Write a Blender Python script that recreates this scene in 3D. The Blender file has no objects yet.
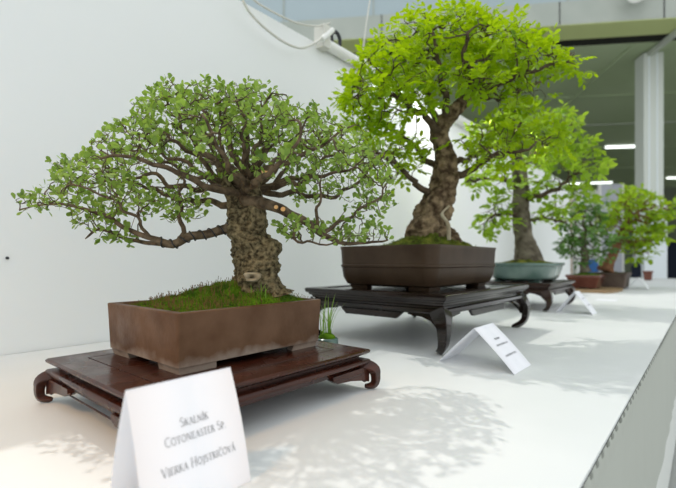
import bpy, math, random
import numpy as np
from mathutils import Vector, noise

random.seed(7); rng = np.random.default_rng(11)
COL = bpy.context.scene.collection
TZ = 0.80                       # height of the table top
CAMZ = TZ + 0.27
F, CX, CY = 430.0, 338.0, 261.0
TH = math.atan2(368, 430); S, C = math.sin(TH), math.cos(TH)

def W(u, v, d):                 # point seen at (u, v) that lies d metres in front of the lens
    l = (u - CX) / F * d
    return np.array((l * C - d * S, d * C + l * S, CAMZ - (v - CY) * d / F))
def WX(u, v, X):                # the same, on a vertical plane of given X
    t = (u - CX) / F
    return W(u, v, X / (t * C - S))

# ------------------------------------------------------------------ materials
def mat(name, col=(.8, .8, .8), rough=.5, spec=.5, bump=0, bscale=50, col2=None, nscale=8, detail=4,
        coat=0, metal=0, stretch=None, lo=.35, hi=.65, emit=None, estr=0, dist=.002):
    m = bpy.data.materials.new(name); m.use_nodes = True
    nt = m.node_tree; b = nt.nodes['Principled BSDF']
    b.inputs['Base Color'].default_value = (*col, 1); b.inputs['Roughness'].default_value = rough
    b.inputs['Specular IOR Level'].default_value = spec; b.inputs['Metallic'].default_value = metal
    b.inputs['Coat Weight'].default_value = coat; b.inputs['Coat Roughness'].default_value = .12
    if emit: b.inputs['Emission Color'].default_value = (*emit, 1); b.inputs['Emission Strength'].default_value = estr
    tc = nt.nodes.new('ShaderNodeTexCoord'); mp = nt.nodes.new('ShaderNodeMapping')
    nt.links.new(tc.outputs['Object'], mp.inputs['Vector'])
    if stretch: mp.inputs['Scale'].default_value = stretch
    if col2:
        n = nt.nodes.new('ShaderNodeTexNoise'); n.inputs['Scale'].default_value = nscale; n.inputs['Detail'].default_value = detail
        r = nt.nodes.new('ShaderNodeValToRGB'); e = r.color_ramp.elements
        e[0].position = lo; e[1].position = hi; e[0].color = (*col, 1); e[1].color = (*col2, 1)
        nt.links.new(mp.outputs[0], n.inputs['Vector']); nt.links.new(n.outputs['Fac'], r.inputs[0]); nt.links.new(r.outputs[0], b.inputs['Base Color'])
    if bump:
        n = nt.nodes.new('ShaderNodeTexNoise'); n.inputs['Scale'].default_value = bscale; n.inputs['Detail'].default_value = 5
        bp = nt.nodes.new('ShaderNodeBump'); bp.inputs['Strength'].default_value = bump; bp.inputs['Distance'].default_value = dist
        nt.links.new(mp.outputs[0], n.inputs['Vector']); nt.links.new(n.outputs['Fac'], bp.inputs['Height']); nt.links.new(bp.outputs[0], b.inputs['Normal'])
    return m

def leaf_mat(name, dark, light, trans, tr=.4, rough=.45):
    m = bpy.data.materials.new(name); m.use_nodes = True; nt = m.node_tree
    b = nt.nodes['Principled BSDF']; out = nt.nodes['Material Output']
    at = nt.nodes.new('ShaderNodeAttribute'); at.attribute_name = 'leafvar'
    r = nt.nodes.new('ShaderNodeValToRGB'); e = r.color_ramp.elements
    e[0].color = (*dark, 1); e[1].color = (*light, 1)
    nt.links.new(at.outputs['Fac'], r.inputs[0]); nt.links.new(r.outputs[0], b.inputs['Base Color'])
    b.inputs['Roughness'].default_value = rough; b.inputs['Specular IOR Level'].default_value = .35
    t = nt.nodes.new('ShaderNodeBsdfTranslucent'); t.inputs[0].default_value = (*trans, 1)
    mx = nt.nodes.new('ShaderNodeMixShader'); mx.inputs[0].default_value = tr
    nt.links.new(b.outputs[0], mx.inputs[1]); nt.links.new(t.outputs[0], mx.inputs[2]); nt.links.new(mx.outputs[0], out.inputs[0])
    return m

def patchy(m, scale, r0, r1):
    nt = m.node_tree; n = nt.nodes.new('ShaderNodeTexNoise'); n.inputs['Scale'].default_value = scale; n.inputs['Detail'].default_value = 6
    tc = nt.nodes.new('ShaderNodeTexCoord'); nt.links.new(tc.outputs['Object'], n.inputs['Vector'])
    mr = nt.nodes.new('ShaderNodeMapRange'); mr.inputs[1].default_value = .35; mr.inputs[2].default_value = .65; mr.inputs[3].default_value = r0; mr.inputs[4].default_value = r1
    nt.links.new(n.outputs['Fac'], mr.inputs[0]); nt.links.new(mr.outputs[0], nt.nodes['Principled BSDF'].inputs['Roughness'])
def pot1_mat():
    m = mat('unglazed_brown_clay', (.085, .040, .018), .5, .18, .25, 120, (.14, .076, .042), 14)
    nt = m.node_tree; b = nt.nodes['Principled BSDF']
    src = b.inputs['Base Color'].links[0].from_socket
    tc = nt.nodes.new('ShaderNodeTexCoord'); sp = nt.nodes.new('ShaderNodeSeparateXYZ')
    nt.links.new(tc.outputs['Object'], sp.inputs[0])
    n = nt.nodes.new('ShaderNodeTexNoise'); n.inputs['Scale'].default_value = 22; n.inputs['Detail'].default_value = 8
    nt.links.new(tc.outputs['Object'], n.inputs['Vector'])
    mr = nt.nodes.new('ShaderNodeMapRange'); mr.inputs[1].default_value = .0; mr.inputs[2].default_value = .045; mr.inputs[3].default_value = .55; mr.inputs[4].default_value = -.25
    nt.links.new(sp.outputs['Z'], mr.inputs[0])
    ad = nt.nodes.new('ShaderNodeMath'); nt.links.new(n.outputs['Fac'], ad.inputs[0]); nt.links.new(mr.outputs[0], ad.inputs[1])
    r = nt.nodes.new('ShaderNodeMapRange'); r.inputs[1].default_value = .60; r.inputs[2].default_value = .95; r.inputs[4].default_value = .75
    nt.links.new(ad.outputs[0], r.inputs[0])
    mx = nt.nodes.new('ShaderNodeMix'); mx.data_type = 'RGBA'
    nt.links.new(r.outputs[0], mx.inputs[0]); nt.links.new(src, mx.inputs[6]); mx.inputs[7].default_value = (.34, .28, .23, 1)
    nt.links.new(mx.outputs[2], b.inputs['Base Color'])
    return m

M = dict(
    wall=mat('white_painted_panel', (.83, .84, .835), .6, .3, .05, 30),
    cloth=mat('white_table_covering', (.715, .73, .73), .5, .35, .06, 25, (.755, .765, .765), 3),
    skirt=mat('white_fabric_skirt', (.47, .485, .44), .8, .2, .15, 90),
    lower=mat('pale_lower_panel', (.72, .73, .70), .7, .2),
    clip=mat('pucker_shade_grey', (.27, .28, .25), .7, .2),  # dark grey for the shade in the skirt's puckers
    seam=mat('dark_seam', (.06, .06, .06), .8),
    floor=mat('grey_hall_floor', (.38, .39, .37), .5, .4, 0, 1, (.44, .45, .43), 1.2),
    rose=mat('polished_rosewood', (.022, .006, .0035), .24, .28, .04, 60, (.070, .018, .009), 6, 6, coat=.15, stretch=(8, 1, 8), lo=.3, hi=.75),
    ebony=mat('black_lacquered_wood', (.009, .006, .0045), .20, .28, .03, 60, (.020, .012, .009), 6, 6, coat=.22, stretch=(1, 8, 8)),
    brownw=mat('dark_brown_wood', (.020, .010, .007), .3, .3, .04, 60, (.04, .019, .013), 6, 6, coat=.15),
    pot1=pot1_mat(),
    pot2=mat('dark_brown_unglazed_clay', (.040, .023, .012), .42, .2, .1, 150, (.064, .040, .024), 9),
    pot3=mat('teal_celadon_glaze', (.075, .135, .115), .2, .6, 0, 50, (.13, .20, .17), 7, coat=.4),
    pot4=mat('reddish_brown_glaze', (.11, .035, .026), .25, .5, 0, 50, (.17, .06, .045), 9, coat=.3),
    pot5=mat('grey_brown_clay', (.08, .055, .042), .6, .4, .1, 90, (.12, .085, .065), 9),
    redpot=mat('small_red_clay', (.16, .05, .03), .5),
    soil=mat('dark_soil', (.03, .022, .013), .95, .1, .6, 120, (.07, .05, .03), 60),
    moss=mat('green_moss', (.035, .085, .004), .95, .1, .8, 260, (.12, .24, .010), 34, 5, dist=.004),
    moss2=mat('olive_brown_moss', (.04, .05, .008), .95, .1, .8, 200, (.15, .16, .025), 26, 5, dist=.004),
    mossf=leaf_mat('moss_blades', (.014, .040, .003), (.22, .33, .012), (.13, .25, .008), .3, .8),
    spore=mat('rust_brown_spore_stalks', (.15, .085, .03), .8, .2),
    bark1=mat('grey_brown_bark', (.045, .034, .017), .9, .2, 1, 110, (.29, .235, .13), 110, 8, lo=.36, hi=.70, dist=.012),
    bark1b=mat('brown_branch_bark', (.045, .029, .016), .75, .3, .6, 220, (.15, .108, .065), 60, 4, dist=.002),
    bark2=mat('ridged_brown_bark', (.06, .038, .020), .9, .2, 1, 70, (.30, .22, .13), 34, 8, lo=.38, hi=.66, dist=.01),
    bark2b=mat('dark_twig_bark', (.055, .038, .022), .8, .2, .4, 120, (.11, .08, .05), 40),
    bark3=mat('mottled_grey_bark', (.07, .055, .04), .9, .2, 1, 50, (.22, .19, .14), 20, 6, dist=.01),
    bark5=mat('reddish_bark', (.14, .06, .03), .9, .2, .8, 50, (.26, .13, .07), 20, 6, dist=.01),
    dead=mat('bleached_deadwood', (.28, .23, .15), .85, .2, .6, 90, (.42, .37, .27), 30),
    cut=mat('fresh_orange_cut_wood', (.62, .33, .12), .7, .2, 0, 1, (.72, .45, .2), 60),
    wire=mat('black_training_wire', (.012, .012, .012), .4, .5),
    leaf1=leaf_mat('small_grey_green_leaves', (.055, .115, .014), (.36, .50, .12), (.36, .55, .06), .36, .5),
    leaf2=leaf_mat('bright_green_leaflets', (.03, .12, .002), (.38, .54, .010), (.48, .68, .005), .5, .4),
    leaf3=leaf_mat('fresh_green_leaflets', (.07, .18, .008), (.33, .50, .04), (.46, .66, .04), .5, .45),
    leaf4=leaf_mat('dark_green_leaves', (.035, .10, .02), (.16, .30, .07), (.16, .34, .05), .3, .4),
    leaf5=leaf_mat('light_green_leaves', (.10, .22, .010), (.36, .52, .03), (.48, .68, .02), .4, .5),
    grass=leaf_mat('grass_blades', (.09, .20, .02), (.22, .38, .05), (.3, .5, .05), .4, .5),
    paper=mat('white_card', (.86, .86, .90), .6, .3),
    ink=mat('grey_print', (.20, .20, .21), .8, .1),
    pvc=mat('white_plastic', (.80, .80, .76), .35, .5),
    cable=mat('off_white_cable', (.62, .61, .55), .5, .4),
    black=mat('black_plastic', (.015, .015, .018), .4, .5),
    slab=mat('pale_brown_wood_slab', (.22, .14, .07), .6, .3, .3, 40, (.36, .25, .14), 10, stretch=(1, 6, 1)),
    fascia=mat('pale_concrete_beam', (.385, .415, .375), .8, .2, .1, 5, (.44, .465, .42), 1.5),
    upper=mat('blue_grey_cladding', (.37, .445, .475), .6, .3, 0, 1, (.40, .475, .505), .6),
    soffit=mat('olive_beam_underside', (.60, .66, .30), .8, .2),
    gap=mat('dark_gap', (.03, .03, .025), .9, .1),
    ceil=mat('grey_green_ceiling', (.40, .48, .29), .8, .2, 0, 1, (.44, .52, .33), .6),
    ceilseam=mat('pale_ceiling_trim', (.50, .53, .46), .7, .2),
    back=mat('dim_back_wall', (.13, .15, .11), .9, .1, 0, 1, (.17, .19, .14), .5),
    column=mat('white_column_paint', (.60, .63, .58), .6, .3),
    colwrap=mat('white_column_cladding', (.78, .83, .86), .6, .3),
    panel=mat('lavender_grey_panel', (.50, .51, .57), .7, .2),
    peach=mat('peach_panel', (.72, .55, .44), .7, .2),
    blue=mat('blue_fabric', (.04, .12, .30), .8, .2),
    navy=mat('dark_navy_fabric', (.012, .016, .03), .8, .2),
    tube=mat('lit_fluorescent_tube', (.9, .95, .9), .4, .3, emit=(.93, 1, .93), estr=2.2),
    glassy=mat('lamp_glass', (.55, .60, .62), .15, .6),
)

patchy(M['rose'], 14, .16, .42); patchy(M['pot1'], 20, .38, .62)
# ------------------------------------------------------------------ object helpers
def tag(o, label=None, cat=None, group=None, kind=None):
    if label: o['label'] = label
    if cat: o['category'] = cat
    if group: o['group'] = group
    if kind: o['kind'] = kind
    return o
def root(name, loc, label, cat, group=None):
    o = bpy.data.objects.new(name, None); COL.objects.link(o); o.location = loc; o.empty_display_size = .05
    return tag(o, label, cat, group)
def base_of(p):
    while p.parent: p = p.parent
    return np.array(p.location)
def mesh(name, V_, F_, material, parent=None, smooth=True, loc=None, var=None):
    """V_ are world coordinates; the object sits at its parent's base (or at loc)."""
    V_ = np.asarray(V_, dtype=float).reshape(-1, 3)
    org = base_of(parent) if parent else (np.array(loc) if loc is not None else np.zeros(3))
    me = bpy.data.meshes.new(name); me.from_pydata((V_ - org).tolist(), [], [tuple(map(int, f)) for f in F_]); me.update()
    if smooth is True: me.polygons.foreach_set('use_smooth', [True] * len(me.polygons))
    elif smooth == 'angle':
        me.polygons.foreach_set('use_smooth', [True] * len(me.polygons)); me.set_sharp_from_angle(angle=math.radians(35))
    me.materials.append(material)
    if var is not None:
        a = me.attributes.new('leafvar', 'FLOAT', 'POINT'); a.data.foreach_set('value', np.asarray(var, dtype=np.float32))
    o = bpy.data.objects.new(name, me); COL.objects.link(o)
    if parent: o.parent = parent
    else: o.location = org
    return o

class MB:
    def __init__(s): s.v = []; s.f = []
    def add(s, v, f):
        n = len(s.v); s.v += [tuple(map(float, p)) for p in v]; s.f += [tuple(i + n for i in q) for q in f]; return s
    def box(s, x0, x1, y0, y1, z0, z1):
        return s.add([(x0, y0, z0), (x1, y0, z0), (x1, y1, z0), (x0, y1, z0), (x0, y0, z1), (x1, y0, z1), (x1, y1, z1), (x0, y1, z1)],
                     [(0, 3, 2, 1), (4, 5, 6, 7), (0, 1, 5, 4), (1, 2, 6, 5), (2, 3, 7, 6), (3, 0, 4, 7)])
    def loft(s, rings, cap0=True, cap1=True, closed=True):
        n = len(rings[0]); v = [p for r in rings for p in r]; f = []
        for i in range(len(rings) - 1):
            for j in range(n if closed else n - 1):
                a = i * n + j; b = i * n + (j + 1) % n
                f.append((a, b, b + n, a + n))
        if cap0: f.append(tuple(range(n - 1, -1, -1)))
        if cap1: f.append(tuple((len(rings) - 1) * n + j for j in range(n)))
        return s.add(v, f)
    def tube(s, pts, rad, k=8, cap=True):
        pts = np.asarray(pts, float); n = len(pts)
        rad = np.full(n, rad) if np.isscalar(rad) else np.asarray(rad, float)
        tg = np.gradient(pts, axis=0); tg /= np.linalg.norm(tg, axis=1)[:, None] + 1e-12
        a = np.array((0, 0, 1.)) if abs(tg[0][2]) < .9 else np.array((1., 0, 0))
        rings = []; ang = np.arange(k) * 2 * math.pi / k
        for i in range(n):
            a = a - tg[i] * a.dot(tg[i]); a /= np.linalg.norm(a) + 1e-12
            b = np.cross(tg[i], a)
            rings.append(pts[i] + rad[i] * (np.cos(ang)[:, None] * a + np.sin(ang)[:, None] * b))
        return s.loft(rings, cap, cap)
    def build(s, name, m, parent=None, smooth='angle', loc=None): return mesh(name, s.v, s.f, m, parent, smooth, loc)

def rrect(cx, cy, hx, hy, r, z, n=6):
    r = min(r, hx, hy); out = []
    for (sx, sy, a0) in ((1, 1, 0), (-1, 1, 90), (-1, -1, 180), (1, -1, 270)):
        for i in range(n + 1):
            a = math.radians(a0 + 90 * i / n)
            out.append((cx + sx * (hx - r) + r * math.cos(a), cy + sy * (hy - r) + r * math.sin(a), z))
    return out
def rloft(mb, cx, cy, hx, hy, r, prof, n=6, **k):      # prof: (z, outset)
    return mb.loft([rrect(cx, cy, hx + o, hy + o, max(r + o, .0008), z, n) for z, o in prof], **k)
def struct(o): o['kind'] = 'structure'; return o

def catmull(P, m):
    P = np.asarray(P, float); out = []
    Q = np.vstack((2 * P[0] - P[1], P, 2 * P[-1] - P[-2]))
    for i in range(1, len(Q) - 2):
        for j in range(m):
            t = j / m
            out.append(.5 * (2 * Q[i] + (Q[i + 1] - Q[i - 1]) * t + (2 * Q[i - 1] - 5 * Q[i] + 4 * Q[i + 1] - Q[i + 2]) * t * t + (3 * Q[i] - Q[i - 1] - 3 * Q[i + 1] + Q[i + 2]) * t ** 3))
    out.append(P[-1]); return np.array(out)

# ------------------------------------------------------------------ the hall
A_H = math.radians(7.3)
Fw = np.array((-S, C, 0)); Rw = np.array((C, S, 0))
G = Fw * math.cos(A_H) + Rw * math.sin(A_H); E_ = Rw * math.cos(A_H) - Fw * math.sin(A_H)
def hall(name, e0, e1, g0, g1, z0, z1, m, parent=None, z_is_abs=True):
    mb = MB().box(e0, e1, g0, g1, z0, z1)
    v = [tuple(E_ * p[0] + G * p[1] + np.array((0, 0, p[2]))) for p in mb.v]
    return mesh(name, v, mb.f, m, parent, False)
ZB = CAMZ + 3.93
struct(mesh('floor', [(-40, -12, 0), (14, -12, 0), (40, 40, 0), (-40, 40, 0)], [(0, 1, 2, 3)], M['floor'], None, False))
struct(hall('wall_upper', -14, 16, 7.75, 7.9, ZB + .36, ZB + 4.5, M['upper']))
for i, e in enumerate((-2.0, -.35, 1.3, 2.95)):
    struct(hall('trim_%d' % (i + 1), e - .012, e + .012, 7.735, 7.75, ZB + .40, ZB + 4.5, M['fascia']))
struct(hall('trim_10', -14, 16, 7.57, 8.08, ZB, ZB + .385, M['fascia']))
struct(hall('trim_11', -14, 16, 7.575, 8.08, ZB - .012, ZB - .001, M['soffit']))
for i, e in enumerate((-.2, 2.75, 4.35, 6.1)):
    struct(hall('trim_%d' % (i + 12), e - .008, e + .008, 7.562, 7.57, ZB, ZB + .385, M['seam']))
struct(hall('trim_20', -14, 16, 8.08, 8.40, ZB + .02, ZB + .3, M['gap']))
struct(hall('ceiling', -14, 20, 8.40, 25.0, ZB, ZB + .15, M['ceil']))
for i, g in enumerate((10.9, 13.2, 16.0, 19.5)):
    struct(hall('trim_%d' % (i + 21), -14, 20, g, g + .05, ZB - .02, ZB, M['ceilseam' if i == 1 else 'ceil']))
struct(hall('trim_30', 4.30, 4.36, 8.45, 24.9, ZB - .03, ZB - .001, M['ceil']))
struct(hall('trim_31', 4.72, 4.80, 7.3, 8.75, ZB - .10, ZB - .02, M['ceilseam']))
struct(hall('wall_back', -14, 20, 25.0, 25.2, 0, ZB + .1, M['back']))
col_c = E_ * 4.83 + G * 8.87
cr = root('column', (col_c[0], col_c[1], 0), 'tall white square column rising behind the far end of the table to the ceiling', 'column')
hall('shaft', 4.66, 5.0, 8.72, 9.02, 2.1, ZB - .03, M['column'], cr)
hall('cladding', 4.65, 5.04, 8.68, 9.06, 0, 2.1, M['colwrap'], cr)
for k, e in enumerate((4.74, 4.88)): hall('edge_strip', e, e + .02, 8.71, 8.72, 2.1, ZB - .03, M['colwrap'], cr)
def flu(e0, e1, g, lab, dz=.05, h=.05):
    c = E_ * (e0 + e1) / 2 + G * g
    r = root('ceiling_light', (c[0], c[1], ZB - dz - h), lab, 'ceiling light')
    hall('housing', e0 - .05, e1 + .05, g - .09, g + .09, ZB - dz, ZB, M['pvc'], r)
    hall('tube', e0, e1, g - .06, g + .06, ZB - dz - h, ZB - dz, M['tube'], r)
def eg(u, v, dz):     # hall coordinates of the ceiling-level point seen at (u, v)
    p = W(u, v, F * dz / (CY - v)); return p.dot(E_), p.dot(G)
for (u0, u1, v, lab) in ((607, 637, 147, 'lit fluorescent ceiling light left of the white column'),
                         (560, 584, 184, 'distant lit fluorescent ceiling light behind the middle tree, left of two'),
                         (588, 611, 183, 'distant lit fluorescent ceiling light above the lavender panel, right of two'),
                         (668, 690, 178, 'fluorescent ceiling light right of the white column')):
    e0, g0 = eg(u0, v, 3.85); e1, g1 = eg(u1, v, 3.85)
    flu(e0, e1, (g0 + g1) / 2, lab)
# far booth panels and clutter beyond the table's end
def booth(name, u0, u1, vtop, g, m, label, cat, th=.06):
    def e_at(u): a = math.atan2(u - CX, F) - A_H; return g * math.tan(a)
    e0, e1 = e_at(u0), e_at(u1)
    d = (E_ * (e0 + e1) / 2 + G * g).dot(Fw); zt = CAMZ + (CY - vtop) * d / F
    c = E_ * (e0 + e1) / 2 + G * g
    r = root(name, (c[0], c[1], 0), label, cat)
    hall('panel', e0, e1, g, g + th, .03, zt, m, r)
    hall('post', e0 - .02, e0 + .02, g - .01, g + th + .01, 0, zt + .01, M['pvc'], r)
    hall('post', e1 - .02, e1 + .02, g - .01, g + th + .01, 0, zt + .01, M['pvc'], r)
booth('booth_panel', 577, 599, 190, 10.0, M['wall'], 'white booth panel behind the small dark-leaved tree', 'panel')
booth('booth_panel', 600, 623, 184, 9.6, M['panel'], 'lavender-grey booth panel just left of the white column', 'panel')
booth('booth_panel', 560, 573, 197, 10.6, M['peach'], 'narrow peach booth panel showing through the middle tree', 'panel')
def figure_cloth(name, u, v, d, m, label, cat, w, h):
    c = W(u, v, d); x, y = c[0], c[1]; z1 = c[2]
    mb = MB(); mb.loft([rrect(x, y, w * k, w * .6 * k, .05, z, 5) for z, k in ((0, .9), (z1 * .5, 1), (z1 - .12, .95), (z1 - .03, .7), (z1, .3))])
    tag(mb.build(name, m, None, True, (x, y, 0)), label, cat)
figure_cloth('draped_bin', 592, 259, 8.6, M['blue'], 'blue fabric covered bin far behind the dark-leaved small tree', 'bin', .12, .5)
figure_cloth('draped_bin', 641, 261, 8.2, M['navy'], 'dark navy covered bin in front of the column foot', 'bin', .16, .5)
figure_cloth('draped_bin', 673, 240, 11.5, M['navy'], 'dark covered stack right of the column', 'bin', .5, .5)

# display wall behind the table
WXX = -1.53
zt = WX(253, 0, WXX)[2]; zt2 = WX(354, 70, WXX)[2]; WT = (zt + zt2) / 2
struct(mesh('wall_left', *(lambda b: (b.v, b.f))(MB().box(WXX - .05, WXX, -2.5, 7.1, 0, WT)), M['wall'], None, False))
p = WX(7, 258, WXX)
tag(MB().tube([p, p + np.array((.006, 0, 0))], .0042, 10).build('nail_head', M['black'], None, 'angle', p), 'tiny black nail head in the white wall at the far left', 'nail')

# table: top, fabric skirt, lower panel
TX0, TX1, TY0, TY1 = WXX + .004, -.115, -1.6, 8.4
t = root('display_table', ((TX0 + TX1) / 2, 2.5, 0), 'long white covered display table running along the white wall', 'table')
MB().box(TX0, TX1 - .016, TY0, TY1, TZ - .012, TZ - .005).add(*(lambda q: (q.v, q.f))(MB().box(TX0, TX1, TY0, TY1, TZ - .005, TZ))).build('table_top', M['cloth'], t, False)
ys = np.unique(np.concatenate((np.arange(TY0 + .01, .35, .05), np.arange(.35, 3.2, .0035), np.arange(3.2, TY1 - .01, .03))))
ny, nz = len(ys) - 1, 26; vs = []; fs = []
for j in range(nz + 1):
    dep = .429 * (j / nz) ** 2.2; z = TZ - .0065 - dep
    for y in ys:
        k = .5 + .5 * math.cos(2 * math.pi * (y + .008 * math.sin(y * 9)) / .044)
        puck = -.005 * k ** 3 * math.exp(-((dep - .013) / .008) ** 2) + .004 * (1 - k) * math.exp(-((dep - .018) / .02) ** 2)
        fold = .005 * noise.noise((y * 3, z * 1.5, 0)) + .0015 * math.sin(y * 24 + 2 * math.sin(y * 5)) * min(1, dep * 12)
        vs.append((TX1 - .004 + puck + fold * min(1, dep * 9), y, z))
for j in range(nz):
    for i in range(ny): a = j * (ny + 1) + i; fs.append((a, a + ny + 1, a + ny + 2, a + 1))
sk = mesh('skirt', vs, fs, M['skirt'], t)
for i in range(62):  # small grey discs standing in for pucker shade just below the edge
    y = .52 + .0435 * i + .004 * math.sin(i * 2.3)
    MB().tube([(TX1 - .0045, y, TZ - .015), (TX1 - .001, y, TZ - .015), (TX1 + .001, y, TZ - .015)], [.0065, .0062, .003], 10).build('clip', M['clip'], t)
MB().box(TX1 - .028, TX1 - .018, TY0 + .01, TY1 - .01, .02, TZ - .44).build('lower_panel', M['lower'], t, False)
MB().box(TX1 - .004, TX1 + .0006, TY0, TY1, TZ - .0065, TZ - .005).build('edge_seam', M['seam'], t, False)
for y in (-1.0, 1.2, 3.4, 5.6, 8.0):
    for x in (TX0 + .06, TX1 - .08): MB().box(x - .02, x + .02, y - .02, y + .02, 0, TZ - .012).build('leg', M['pvc'], t, False)
for y in (.675, 4.1):   # joints between the covering sheets
    MB().box(TX0 + .01, -.95 if y < 1 else TX1 - .01, y, y + .0015, TZ - .001, TZ + .0003).build('joint', M['skirt'], t, False)

# tube along the wall's top, cables, cord
y0 = WX(327, 38, -1.50)[1]; yc = WX(345, 50, -1.5)[1]
zt_ = WT + .0
lt = root('light_rail', (-1.50, y0, zt_), 'white plastic tube rail clamped along the top edge of the wall', 'rail')
MB().tube([(-1.50, y0, zt_), (-1.50, y0 + .32, zt_)], .027, 20).build('tube', M['pvc'], lt)
MB().tube([(-1.50, y0 + .27, zt_), (-1.50, y0 + 2.4, zt_)], .036, 20).build('sleeve', M['pvc'], lt)
MB().box(-1.545, -1.475, y0 - .05, y0 + .0, zt_ - .03, zt_ + .085).build('clamp', M['cable'], lt)
MB().tube([(-1.47, y0 - .07, zt_ - .01), (-1.47, y0 + .01, zt_ + .07)], .014, 12).build('socket', M['pvc'], lt)
pts = [(-1.50 + .0 * math.cos(a), y0 + .07 + .035 * math.cos(a), zt_ + .055 + .04 * math.sin(a)) for a in np.linspace(-.6, 4.4, 18)]
MB().tube(pts, .010, 8).build('clip', M['black'], lt)
MB().box(-1.535, -1.49, y0 + .45, y0 + .95, zt_ - .075, zt_ - .045).build('wall_washer', M['tube'], lt)
def cable(pix, r, label, X=-1.47, sub=8, name='power_cable'):
    P = catmull([WX(u, v, X) for u, v in pix], sub)
    tag(MB().tube(P, r, 8).build(name, M['cable'], None, True, P[-1]), label, 'cable')
cable([(237, -22), (243, 0), (251, 14), (266, 29), (284, 42), (300, 48), (313, 44), (325, 36)], .0055, 'grey cable sagging lowest in front of the wall top')
cable([(240, -18), (254, 0), (275, 13), (297, 23), (316, 26), (330, 23)], .0045, 'thinner beige cable following the wall top edge', -1.49)
cable([(372, -16), (370, 0), (366, 26), (363, 51)], .004, 'white cord hanging straight down behind the largest tree onto the rail', -1.5, 6, 'hanging_cord')
# spotlight on the beam
ps = E_ * 3.98 + G * 7.42
sr = root('spotlight', (ps[0], ps[1], ZB + .36), 'round white spotlight mounted on the pale ceiling beam', 'spotlight')
d1 = -G * .55 + np.array((0, 0, -.45)) - E_ * .6; d1 /= np.linalg.norm(d1)
c0 = np.array((ps[0], ps[1], ZB + .42)); 
MB().tube([c0 - d1 * .0, c0 + d1 * .10, c0 + d1 * .30, c0 + d1 * .36], [.10, .155, .17, .15], 24).build('housing', M['pvc'], sr)
cc = c0 - E_ * .02 - G * .15 + np.array((0, 0, .03))
MB().tube([cc, cc - G * .05], [.15, .11], 24).build('lens', M['glassy'], sr)
MB().tube([c0, c0 + G * .14], .03, 10).build('mount', M['pvc'], sr)

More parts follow.
